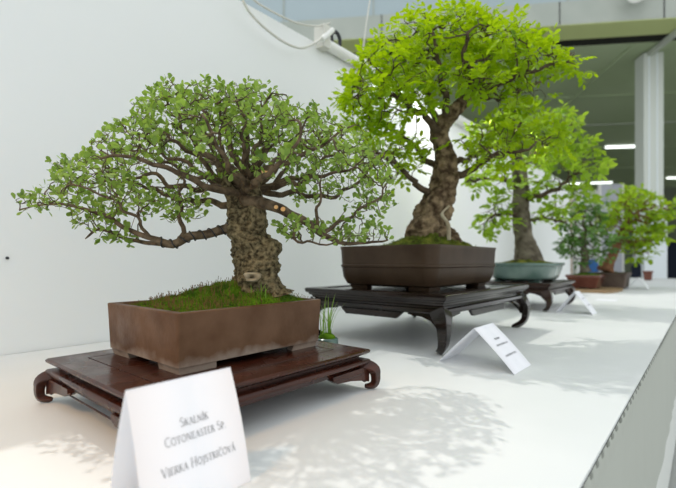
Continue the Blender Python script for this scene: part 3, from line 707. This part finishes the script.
fz = fuzz('moss_fuzz', ms2, pp, .007, .0009, M['mossf'], .6, .7); fz['kind'] = 'stuff'
T2 = Tree(D2, .0016, 2.1)
tp2 = [(434, 252, 0, 27), (433, 244, 0, 26), (431, 232, 0, 23), (432, 220, 0, 19), (437, 205, 0, 16), (443, 190, 0, 13.5), (446, 175, 0, 12.5), (447, 160, 0, 11.5), (444, 146, 0, 10), (441, 132, 0, 9), (448, 118, 0, 8), (460, 106, 0, 7), (472, 95, 0, 5)]
tk2 = gnarly_trunk('trunk', r2, [(q[0] - 1, q[1], q[2], q[3] * .92) for q in tp2], D2, M['bark2'], 80, 170, .26, 22, .7, .09, lumps=[(440, 196, -.05, 10, 4), (452, 178, -.04, 9, 4), (420, 226, -.05, 10, 4), (450, 214, -.04, 9, 3)])
rt = catmull([W(449, 206, D2 - .07), W(442, 214, D2 - .09), W(448, 224, D2 - .10), W(449, 240, D2 - .10)], 6)
MB().tube(rt, [.004] * 6 + [.006] * 6 + [.0075] * 7, 8).build('exposed_root', M['dead'], tk2)['label'] = 'pale dead root beside the trunk'
T2.limb_path([(q[0], q[1], q[2], q[3] * .6) for q in tp2], .03, 0, None, True, .75)
def L2(p, att=0, sg=.3): return T2.limb_path([(q[0], q[1], q[2], q[3] * .75) for q in p], .018, .016, att, True, sg)
L2([(436, 198, 0, 5), (420, 186, -.06, 4), (404, 170, -.1, 3), (388, 158, -.14, 2.4), (368, 150, -.18, 1.5)])
L2([(440, 168, 0, 5), (424, 158, .05, 4), (408, 140, .1, 3), (390, 128, .14, 2), (372, 120, .18, 1.4)])
L2([(450, 176, 0, 6), (466, 172, -.04, 4.5), (484, 162, -.08, 3.4), (504, 152, -.12, 2.4), (528, 148, -.16, 1.5)])
L2([(449, 166, 0, 5), (468, 160, .1, 4), (490, 148, .16, 3), (516, 138, .2, 2.2), (545, 140, .22, 1.3)])
L2([(442, 136, 0, 6), (428, 118, -.05, 4.4), (408, 104, -.1, 3.4), (388, 94, -.14, 2.4), (362, 88, -.16, 1.4)])
L2([(442, 132, 0, 6), (434, 112, .06, 4.4), (424, 88, .1, 3.4), (412, 64, .12, 2.4), (400, 40, .14, 1.4)])
L2([(446, 120, 0, 6), (444, 98, -.06, 4.2), (440, 74, -.1, 3.2), (436, 50, -.12, 2.2), (430, 22, -.12, 1.3)])
L2([(472, 95, 0, 6), (484, 76, .02, 4.2), (488, 54, .04, 3.2), (484, 30, .04, 2.2), (478, 12, .04, 1.3)])
L2([(472, 95, 0, 6), (494, 86, -.05, 4.4), (516, 78, -.1, 3.2), (540, 68, -.13, 2.2), (566, 62, -.14, 1.3)])
L2([(466, 100, 0, 6), (490, 98, .08, 4.2), (514, 92, .14, 3), (540, 82, .17, 2), (560, 78, .2, 1.3)])
L2([(470, 96, 0, 5), (470, 76, -.12, 4), (466, 54, -.18, 3), (468, 34, -.2, 2)])
L2([(460, 106, 0, 5), (462, 90, .14, 4), (456, 68, .22, 3), (450, 46, .26, 2)])
bl2 = [(372, 90, 30, 16, -.1, .2, 60), (395, 62, 38, 26, 0, .28, 110), (428, 32, 34, 26, -.05, .28, 100), (462, 24, 34, 20, 0, .26, 80), (500, 40, 40, 24, 0, .28, 100), (540, 58, 34, 18, -.05, .2, 70), (572, 66, 14, 8, -.1, .08, 14), (425, 82, 40, 22, -.05, .28, 90), (480, 75, 45, 20, -.03, .28, 90),
       (352, 104, 14, 10, -.12, .12, 22), (372, 126, 26, 14, 0, .2, 40), (368, 155, 28, 14, -.12, .14, 40), (402, 150, 25, 16, -.03, .2, 40), (395, 175, 14, 8, -.1, .1, 12), (520, 98, 30, 14, .05, .2, 36), (505, 135, 34, 16, -.03, .22, 60), (545, 140, 28, 14, 0, .2, 44), (500, 158, 26, 10, -.1, .14, 30), (468, 145, 15, 8, -.1, .1, 10), (400, 108, 30, 14, -.1, .2, 40)]
T2.colonise(blob_pts(T2, [(*q[:6], int(q[6] * 1.25)) for q in bl2], .5), .024, .029, 90, .38, .06)
T2.radii()
for lid, mbb in sorted(T2.tubes(1).items()):
    if lid: mbb.build('branch', M['bark2b'], tk2, True)
def compound(tree, name, r, m, Lf, rach, nl, prob, rmax, droop=.2, vmean=.5, wid=.5):
    P, D, tip = tip_data(tree, rmax, prob)
    LP, LD, LN, LL, VV = [], [], [], [], []
    stalks = MB()
    for p_, d_, tp in zip(P, D, tip):
        for rep in range(2 if tp else 1):
            ax = d_ * (.6 if tp else .2) + rng.normal(size=3) * .6 + np.array((0, 0, .15)); ax /= np.linalg.norm(ax)
            up = np.array((0, 0, 1.)) + rng.normal(size=3) * .35
            sd = np.cross(ax, up); sd /= np.linalg.norm(sd) + 1e-9; vv = rng.normal(vmean, .27)
            R0 = rach * rng.uniform(.7, 1.2); e = p_ + ax * R0 - np.array((0, 0, droop * R0 * .5))
            for k in range(nl):
                f = (k // 2 + 1) / (nl // 2 + 1)
                q = p_ + (e - p_) * f
                if k == nl - 1: q = e; v = ax
                else: v = sd * (1 if k % 2 else -1) + ax * .55
                v = v + rng.normal(size=3) * .12; v[2] -= droop
                LP.append(q); LD.append(v); LN.append(up + rng.normal(size=3) * .25); LL.append(Lf * rng.uniform(.75, 1.2)); VV.append(vv + rng.normal() * .1)
    LL = np.array(LL)
    leaves(name, r, np.array(LP), np.array(LD), np.array(LN), LL, LL * wid, m, np.clip(VV, 0, 1), .15, .12, (.46, .66))
    print(name, len(tree.p), len(LL))
compound(T2, 'foliage', r2, M['leaf2'], .025, .050, 7, .28, .003, .2, .5, .52)

# ================================================================== TREE 3
D3 = 2.585
r3 = root('potted_bonsai', (-.825, 2.70, TZ + .149), 'potted bonsai with airy light green leaves in an oval teal glazed pot', 'bonsai', None)
z0 = TZ + .149
def oval(cx, cy, hx, hy, prof, mb, n=40, e=2.6):
    rings = []
    for z, k in prof:
        ring = []
        for i in range(n):
            a = 2 * math.pi * i / n; ca, sa = math.cos(a), math.sin(a)
            ring.append((cx + math.copysign(abs(ca) ** (2 / e), ca) * (hx + k), cy + math.copysign(abs(sa) ** (2 / e), sa) * (hy + k), z))
        rings.append(ring)
    return mb.loft(rings)
mb = MB(); oval(-.825, 2.70, .19, .262, [(z0 + .006, -.075), (z0 + .008, -.05), (z0 + .022, -.026), (z0 + .08, -.006), (z0 + .092, -.004), (z0 + .096, .006), (z0 + .108, .008), (z0 + .111, .003), (z0 + .111, -.014), (z0 + .095, -.018), (z0 + .094, -.15)], mb)
pot = mb.build('pot', M['pot3'], r3); pot['label'] = 'oval teal glazed pot'
pot_feet(pot, -.825, 2.70, .13, .18, z0 + .0006, .012, M['pot3'], .06, .03)
ms3, zf3 = moss_mound('moss', r3, -.825, 2.70, .172, .244, z0 + .100, M['moss2'], [(-.82, 2.69, .13, .035)], .008, 60, 2.6)
T3 = Tree(D3, .002, 2.3)
tp3 = [(528, 268, 0, 17), (528, 258, 0, 14), (526, 246, 0, 10.5), (523, 232, 0, 9), (521, 212, 0, 9), (521, 195, 0, 8.5), (520, 178, 0, 8), (517, 160, 0, 6), (514, 142, 0, 4)]
tk3 = gnarly_trunk('trunk', r3, [(q[0], q[1], q[2], q[3] * .92) for q in tp3], D3, M['bark3'], 36, 70, .16, 12, .5)
T3.limb_path([(q[0], q[1], q[2], q[3] * .6) for q in tp3], .04, 0, None, True, .7)
def L3(p, att=0, sg=.3): return T3.limb_path([(q[0], q[1], q[2], q[3] * .75) for q in p], .03, .02, att, True, sg)
L3([(521, 202, 0, 4), (538, 196, -.1, 3), (556, 190, -.14, 2.4), (568, 178, -.16, 2), (582, 172, -.2, 1.2)])
L3([(520, 188, 0, 4), (504, 180, -.1, 3), (488, 178, -.16, 2), (470, 182, -.2, 1.2)])
L3([(521, 214, 0, 3), (504, 214, -.1, 2.2), (488, 218, -.16, 1.6)])
L3([(522, 222, 0, 3), (542, 218, .1, 2.2), (562, 222, .16, 1.6)])
L3([(519, 170, 0, 4), (536, 152, .1, 3), (556, 138, .16, 2), (574, 124, .2, 1.2)])
L3([(517, 160, 0, 4), (502, 146, .1, 3), (490, 132, .16, 2)])
L3([(514, 142, 0, 3), (520, 124, 0, 2), (530, 108, 0, 1.2)])
bl3 = [(480, 182, 24, 10, -.15, .2, 30), (494, 222, 22, 14, -.1, .18, 34), (490, 140, 26, 20, .1, .25, 34), (525, 118, 30, 16, 0, .3, 40), (560, 124, 22, 18, .1, .3, 40), (555, 155, 30, 14, .05, .3, 40), (586, 168, 22, 14, -.1, .2, 34), (545, 185, 26, 12, -.1, .2, 34), (555, 214, 26, 16, .1, .2, 40), (500, 200, 20, 10, -.1, .15, 16), (578, 148, 18, 10, 0, .2, 20), (600, 160, 10, 6, 0, .15, 6), (510, 165, 30, 14, 0, .2, 24), (585, 195, 16, 12, 0, .15, 14)]
T3.colonise(blob_pts(T3, [(*q[:6], int(q[6] * 1.9)) for q in bl3], .4), .04, .055, 60, .35, .03)
T3.radii()
for lid, mbb in sorted(T3.tubes(1, 6).items()):
    if lid: mbb.build('branch', M['bark2b'], tk3, True)
compound(T3, 'foliage', r3, M['leaf3'], .042, .05, 5, .4, .004, .15, .55, .55)

# ================================================================== TREES 4 and 5 (and a far small pot)
def taper_pot(r, cx, cy, hx, hy, z0, h, m, tp=.035):
    mb = MB(); rloft(mb, cx, cy, hx, hy, .012, [(z0 + .012, -tp - .03), (z0 + .013, -tp), (z0 + h * .8, -.006), (z0 + h * .86, .004), (z0 + h, .006), (z0 + h, -.012), (z0 + h * .9, -.016), (z0 + h * .89, -hx * .8)], 4)
    pot = mb.build('pot', m, r); pot_feet(pot, cx, cy, hx - tp - .006, hy - tp - .006, z0, .0135, m, .05, .022); return pot
s4 = root('wood_slab', (-.83, 4.48, TZ), 'flat pale brown wood slab under the small reddish-brown pot', 'slab')
ring = []
for i in range(60):
    a = 2 * math.pi * i / 60; ca, sa = math.cos(a), math.sin(a); k = 1 + .05 * noise.noise((ca * 2, sa * 2, 0))
    ring.append((-.83 + math.copysign(abs(ca) ** .5, ca) * .26 * k, 4.48 + math.copysign(abs(sa) ** .5, sa) * .36 * k))
MB().loft([[(x, y, TZ) for x, y in ring], [(x, y, TZ + .016) for x, y in ring], [(-.83 + (x + .83) * .985, 4.48 + (y - 4.48) * .985, TZ + .02) for x, y in ring]]).build('board', M['slab'], s4)
D4 = 3.965
r4 = root('potted_bonsai', (-.84, 4.5, TZ + .02), 'small potted bonsai with dark green leaves in reddish-brown pot on a wood slab', 'bonsai', None)
taper_pot(r4, -.84, 4.5, .135, .165, TZ + .02, .125, M['pot4'])['label'] = 'reddish-brown glazed pot'
moss_mound('moss', r4, -.84, 4.5, .122, .15, TZ + .136, M['moss'], [(-.84, 4.5, .1, .03)], .006, 30)
T4 = Tree(D4, .003, 2.3)
tp4 = [(585, 272, 0, 4.6), (584, 264, 0, 3.6), (586, 254, 0, 3), (583, 244, 0, 2.6), (585, 234, 0, 2)]
tk4 = gnarly_trunk('trunk', r4, tp4, D4, M['bark3'], 20, 30, .15, 10, .8)
T4.limb_path([(q[0], q[1], q[2], q[3] * .6) for q in tp4], .05, 0, None, True, .5)
T4.colonise(blob_pts(T4, [(584, 228, 22, 16, 0, .22, 240), (570, 242, 14, 10, 0, .18, 100), (602, 240, 15, 11, 0, .18, 110), (597, 256, 12, 6, -.1, .1, 40), (573, 256, 10, 5, 0, .1, 30), (590, 210, 16, 10, 0, .15, 90)], .3), .045, .05, 60, .3, .05)
T4.radii()
for lid, mbb in T4.tubes(1, 5).items(): mbb.build('branch', M['bark2b'], tk4, True)
compound(T4, 'foliage', r4, M['leaf4'], .05, .045, 3, .6, .006, .1, .45, .6)
D5 = 4.23
r5 = root('potted_bonsai', (-.72, 4.95, TZ), 'potted bonsai with slanting reddish trunk and yellow-green crown in grey-brown pot', 'bonsai', None)
MB()
taper_pot(r5, -.72, 5.02, .15, .19, TZ + .001, .155, M['pot5'], .02)['label'] = 'grey-brown clay pot'
moss_mound('moss', r5, -.72, 5.02, .135, .175, TZ + .142, M['moss2'], [(-.72, 5.0, .1, .03)], .006, 30)
T5 = Tree(D5, .0035, 2.3)
tp5 = [(605, 271, 0, 6.5), (609, 262, 0, 4.6), (614, 252, 0, 4), (618, 242, 0, 3.6), (622, 232, 0, 3), (626, 222, 0, 2.4), (630, 212, 0, 1.8)]
tk5 = gnarly_trunk('trunk', r5, tp5, D5, M['bark5'], 20, 36, .15, 9, .9)
T5.limb_path([(q[0], q[1], q[2], q[3] * .6) for q in tp5], .05, 0, None, True, .45)
T5.colonise(blob_pts(T5, [(634, 203, 24, 14, 0, .26, 260), (610, 222, 15, 11, -.05, .2, 120), (652, 216, 20, 12, 0, .22, 180), (643, 238, 23, 13, -.05, .22, 210), (622, 244, 10, 8, .1, .15, 40), (665, 207, 12, 6, 0, .15, 40), (640, 256, 14, 5, 0, .15, 40), (657, 234, 12, 9, 0, .2, 50)], .3), .048, .054, 60, .3, .03)
T5.radii()
for lid, mbb in T5.tubes(1, 5).items(): mbb.build('branch', M['bark5'], tk5, True)
compound(T5, 'foliage', r5, M['leaf5'], .056, .05, 3, .65, .007, .1, .5, .6)
c6 = W(648, 276, 6.0)
r6 = root('flower_pot', (c6[0], c6[1], TZ), 'tiny red-brown flower pot at the far end of the table before the column', 'pot')
taper_pot(r6, c6[0], c6[1], .055, .055, TZ, .13, M['redpot'], .012)
MB().box(c6[0] - .045, c6[0] + .045, c6[1] - .045, c6[1] + .045, TZ + .1, TZ + .118).build('soil', M['soil'], r6)

# ------------------------------------------------------------------ grass tuft by stand 1
gx = W(326, 333, 1.0)
g = root('accent_plant', (-.775, .86, TZ), 'tuft of thin grass in a tiny green pot behind the nearest brown pot', 'plant')
gb = []
def tuft(root_, cx, cy, z, n, hmax, spread, nm='blades', m=M['grass'], w=.0018):
    mb = MB(); var = []
    for i in range(n):
        a = rng.uniform(0, 6.28); h = hmax * rng.uniform(.45, 1); ln = spread * rng.uniform(.2, 1)
        b = np.array((cx + rng.normal() * .006, cy + rng.normal() * .006, z)); dr = np.array((math.cos(a), math.sin(a), 0)); sd = np.array((-math.sin(a + .6), math.cos(a + .6), 0)) * w
        pts = [b + dr * ln * t_ ** 2 + np.array((0, 0, h * (t_ - .12 * t_ * t_))) for t_ in np.linspace(0, 1, 7)]
        v = []
        for k, q in enumerate(pts): f = 1 - (k / 6) ** 2 * .95; v += [q - sd * f, q + sd * f]
        mb.add(v, [(2 * k, 2 * k + 1, 2 * k + 3, 2 * k + 2) for k in range(6)]); var += [rng.random()] * 14
    return mesh(nm, mb.v, mb.f, m, root_, True, var=var)
mb = MB(); gx_, gy_ = -.775, .86
mb.loft([[(gx_ + k * math.cos(q), gy_ + k * math.sin(q), TZ + zz) for q in np.linspace(0, 2 * math.pi, 24, endpoint=False)] for zz, k in ((.0005, .017), (.004, .020), (.02, .027), (.045, .031), (.062, .030), (.064, .027), (.058, .026), (.057, .004))])
mb.build('pot', M['pot3'], g)
mb = MB(); mb.loft([[(gx_ + k * math.cos(q), gy_ + k * math.sin(q), TZ + zz) for q in np.linspace(0, 2 * math.pi, 20, endpoint=False)] for k, zz in ((.024, .058), (.022, .068), (.014, .075), (.004, .077))])
mb.build('moss_cushion', M['moss'], g, True)
tuft(g, gx_, gy_, TZ + .070, 17, .135, .06)
tuft(r1, -.69, .56, z0 * 0 + TZ + .085 + .10, 14, .05, .02, 'grass_blades')

# ------------------------------------------------------------------ lettering (thin serifed capitals built from strokes)
def arc(cx, cy, rx, ry, a0, a1, n=9): return [(cx + rx * math.cos(math.radians(a0 + (a1 - a0) * i / n)), cy + ry * math.sin(math.radians(a0 + (a1 - a0) * i / n))) for i in range(n + 1)]
K, N_ = 1.35, .7
def sf(x, y, w=.12): return ([(x - w, y), (x + w, y)], .5)
GL = {
 'S': (.50, [(arc(.25, .76, .19, .22, 40, 260, 8) + arc(.25, .27, .20, .25, 80, -150, 9), 1.1)]),
 'K': (.66, [([(.12, 0), (.12, 1)], K), ([(.14, .48), (.52, .98)], N_), ([(.26, .60), (.60, .02)], K), sf(.12, 0), sf(.12, 1), sf(.54, 1, .08)]),
 'A': (.70, [([(.08, 0), (.36, 1)], N_), ([(.34, 1), (.62, 0)], K), ([(.18, .36), (.51, .36)], .6), sf(.08, 0, .09), sf(.62, 0, .09)]),
 'L': (.54, [([(.12, 0), (.12, 1)], K), ([(.12, .02), (.46, .02), (.50, .2)], .7), sf(.12, 0), sf(.12, 1)]),
 'N': (.78, [([(.12, 0), (.12, 1)], N_), ([(.12, 1), (.64, 0)], K), ([(.64, 0), (.64, 1)], N_), sf(.12, 0, .09), sf(.08, 1, .08), sf(.64, 1, .09)]),
 'I': (.28, [([(.14, 0), (.14, 1)], K), sf(.14, 0), sf(.14, 1)]),
 'C': (.68, [(arc(.40, .5, .33, .5, 50, 310, 16), 1.1)]),
 'O': (.80, [(arc(.40, .5, .34, .5, 0, 360, 20), 1.1)]),
 'T': (.62, [([(.31, 0), (.31, 1)], K), ([(.02, .84), (.04, .98), (.58, .98), (.60, .84)], .7), sf(.31, 0)]),
 'E': (.54, [([(.12, 0), (.12, 1)], K), ([(.12, .98), (.46, .98), (.47, .84)], .7), ([(.12, .52), (.40, .52)], .6), ([(.12, .02), (.48, .02), (.51, .18)], .7), sf(.12, 0, .08), sf(.12, 1, .08)]),
 'R': (.62, [([(.12, 0), (.12, 1)], K), ([(.12, .98)] + arc(.24, .74, .22, .24, 90, -90, 8) + [(.12, .50)], 1), ([(.28, .50), (.60, .0)], K), sf(.12, 0), sf(.10, 1, .08)]),
 'P': (.54, [([(.12, 0), (.12, 1)], K), ([(.12, .98)] + arc(.24, .72, .24, .26, 90, -90, 8) + [(.14, .46)], 1), sf(.12, 0), sf(.10, 1, .08)]),
 'V': (.68, [([(.06, 1), (.34, 0)], K), ([(.34, 0), (.62, 1)], N_), sf(.06, 1, .09), sf(.62, 1, .09)]),
 'H': (.76, [([(.12, 0), (.12, 1)], K), ([(.62, 0), (.62, 1)], K), ([(.12, .52), (.62, .52)], .6), sf(.12, 0), sf(.12, 1), sf(.62, 0), sf(.62, 1)]),
 'J': (.34, [([(.20, 1), (.20, 0), (.14, -.18), (.02, -.24)], K), sf(.20, 1)]),
 '.': (.24, [([(.10, .0), (.10, .10)], 1.6)]), ' ': (.34, [])}
GL['Í'] = (GL['I'][0], GL['I'][1] + [([(.12, 1.12), (.26, 1.32)], 1)])
GL['Á'] = (GL['A'][0], GL['A'][1] + [([(.34, 1.12), (.48, 1.32)], 1)])
GL['Č'] = (GL['C'][0], GL['C'][1] + [([(.26, 1.32), (.40, 1.14), (.54, 1.32)], .8)])
def text_strokes(txt, h, big=1.28, wgt=.085):
    """returns quads in the plane, centred on x=0; first letters of words are larger"""
    x = 0; quads = []; first = True
    for ch in txt:
        w, st = GL[ch]; k = h * (big if first and ch not in ' .' else 1); first = ch == ' '
        for pl, t_ in st:
            hw = h * wgt * t_ / 2
            for (x0, y0), (x1, y1) in zip(pl[:-1], pl[1:]):
                a = np.array((x + x0 * k, y0 * k)); b = np.array((x + x1 * k, y1 * k)); d = b - a; L = np.linalg.norm(d)
                if L < 1e-9: continue
                n = np.array((-d[1], d[0])) / L * hw; e = d / L * hw * .3
                quads.append([a - e + n, a - e - n, b + e - n, b + e + n])
        x += w * k + .07 * h
    return [[q - np.array((x / 2, 0)) for q in Q] for Q in quads]
def card(y0, y1, xr, xf, xb, z, lines, label, curl=.004, sc=1.0):
    """tent card: ridge runs along Y at xr; front edge on the table at xf, back edge at xb"""
    r = root('name_card', (xr, (y0 + y1) / 2, TZ), label, 'card', None)
    def front(s_, y):      # s_ 0 at ridge .. 1 at the foot
        q = math.sin(math.pi * s_) * curl
        dx, dz = (xf - xr), -z; L = math.hypot(dx, dz); nx, nz = -dz / L, dx / L
        return np.array((xr + dx * s_ + nx * q, y, TZ + z + dz * s_ + nz * q))
    def back(s_, y):
        q = math.sin(math.pi * s_) * curl * .8
        dx, dz = (xb - xr), -z; L = math.hypot(dx, dz); nx, nz = dz / L, -dx / L
        return np.array((xr + dx * s_ + nx * q, y, TZ + z + dz * s_ + nz * q))
    for fn, nm, off in ((front, 'front_panel', -.0006), (back, 'back_panel', .0006)):
        vs, fs = [], []; n = 12
        for i in range(n + 1):
            for y in (y0, (y0 + y1) / 2, y1): vs.append(fn(i / n, y))
        m_ = len(vs); vs += [v + np.array((off, 0, -.0002)) for v in vs]
        for i in range(n):
            for j in range(2): a_ = i * 3 + j; fs.append((a_, a_ + 1, a_ + 4, a_ + 3)); fs.append((a_ + m_, a_ + m_ + 3, a_ + m_ + 4, a_ + m_ + 1))
            for j in (0, 2): a_ = i * 3 + j; fs.append((a_, a_ + 3, a_ + 3 + m_, a_ + m_))
        mesh(nm, [v + np.array((0, 0, .0004)) for v in vs], fs, M['paper'], r, True)
    vs, fs = [], []; L = math.hypot(xf - xr, z)
    nrm = np.array((z, 0, xf - xr)) / L
    for (txt, h, down) in lines:
        if isinstance(txt, str): Q = text_strokes(txt, h)
        else:   # unreadable print: a row of short ticks
            Q = []; w = txt[0]; x = -w / 2
            while x < w / 2:
                hh = h * rng.uniform(.7, 1); Q.append([np.array((x, 0)), np.array((x + .0012, 0)), np.array((x + .0012 + rng.uniform(0, .001), hh)), np.array((x, hh))]); x += h * rng.choice((.45, .6, .8))
        for q in Q:
            b_ = len(vs)
            for (a_, c_) in q: vs.append(front((down - c_) / L, (y0 + y1) / 2 + a_ + .004) + nrm * .0005 + np.array((0, 0, .0004)))
            fs.append((b_, b_ + 1, b_ + 2, b_ + 3))
    mesh('printed_text', vs, fs, M['ink'], r, False)
    return r
card(.199, .331, -.466, -.424, -.508, .133, [('SKALNÍK', .0076, .053), ('COTONEASTER SP.', .0076, .069), ('VIERKA HOJSTRIČOVÁ', .0076, .098)],
     'white tent name card with grey lettering leaning before the nearest stand, largest in view')
card(1.047, 1.175, -.445, -.345, -.544, .10, [((.035,), .006, .048), ((.075,), .006, .066), ((.075,), .006, .098)],
     'white tent card lying open on the table beside the tall black stand', .002)
card(2.46, 2.58, -.515, -.43, -.60, .112, [((.06,), .006, .05), ((.07,), .006, .09)], 'white tent card beside the dark brown stand of the teal pot', .002)
card(5.05, 5.17, -.50, -.42, -.59, .11, [((.06,), .006, .05)], 'white tent card at the foot of the grey-brown pot, farthest of the cards', .006)
pl = WX(599, 301, -.52)
tag(MB().box(-.58, -.46, 3.36, 3.50, TZ, TZ + .003).build('paper_sheet', M['paper'], None, False, (-.52, 3.43, TZ)), 'flat white paper sheet lying on the table between the far cards', 'paper')

# ------------------------------------------------------------------ light, world, camera
w = bpy.data.worlds.new('World'); bpy.context.scene.world = w; w.use_nodes = True
bg = w.node_tree.nodes['Background']; bg.inputs[0].default_value = (.93, .98, 1.0, 1); bg.inputs[1].default_value = 1.02
sun = bpy.data.lights.new('sun', 'SUN'); sun.energy = 1.12; sun.angle = math.radians(.8); sun.color = (1, .97, .9)
so = bpy.data.objects.new('sun', sun); COL.objects.link(so)
so.rotation_euler = Vector((.55, -.12, -1)).to_track_quat('-Z', 'Y').to_euler(); so.location = (-3, 1, 5)
# wall washer of the rail
al = bpy.data.lights.new('wall_washer_light', 'AREA'); al.shape = 'RECTANGLE'; al.size = 1.2; al.size_y = .05; al.energy = 5; al.color = (1, .98, .94)
ao = bpy.data.objects.new('wall_washer_light', al); COL.objects.link(ao); ao.location = (-1.25, y0 + 1.1, WT - .08)
ao.rotation_euler = Vector((-.6, 0, -1)).to_track_quat('-Z', 'X').to_euler()
# added warm fill light, no fixture, high above the table's near left end
wl = bpy.data.lights.new('warm_fill_light', 'SPOT'); wl.energy = 85; wl.color = (1, .50, .10); wl.spot_size = math.radians(34); wl.spot_blend = 1; wl.shadow_soft_size = .25
wo = bpy.data.objects.new('warm_fill_light', wl); COL.objects.link(wo); wo.location = (-.6, -1.4, 3.0)
wo.rotation_euler = (Vector((-.85, .15, .8)) - Vector((-.6, -1.4, 3.0))).to_track_quat('-Z', 'Y').to_euler()

cam = bpy.data.cameras.new('camera'); co = bpy.data.objects.new('camera', cam); COL.objects.link(co)
co.location = (0, 0, CAMZ); co.rotation_euler = (math.pi / 2, 0, TH)
cam.sensor_width = 36; cam.lens = F / 676 * 36; cam.shift_y = (CY - 244) / 676; cam.clip_start = .02; cam.clip_end = 200
cam.dof.use_dof = True; cam.dof.focus_distance = .89; cam.dof.aperture_fstop = 3.2
sc = bpy.context.scene; sc.camera = co
sc.view_settings.view_transform = 'Standard'; sc.view_settings.look = 'None'; sc.view_settings.gamma = 1; sc.view_settings.exposure = 0.25
sc.view_settings.use_curve_mapping = False
sc.cycles.transparent_max_bounces = 8; sc.cycles.max_bounces = 8
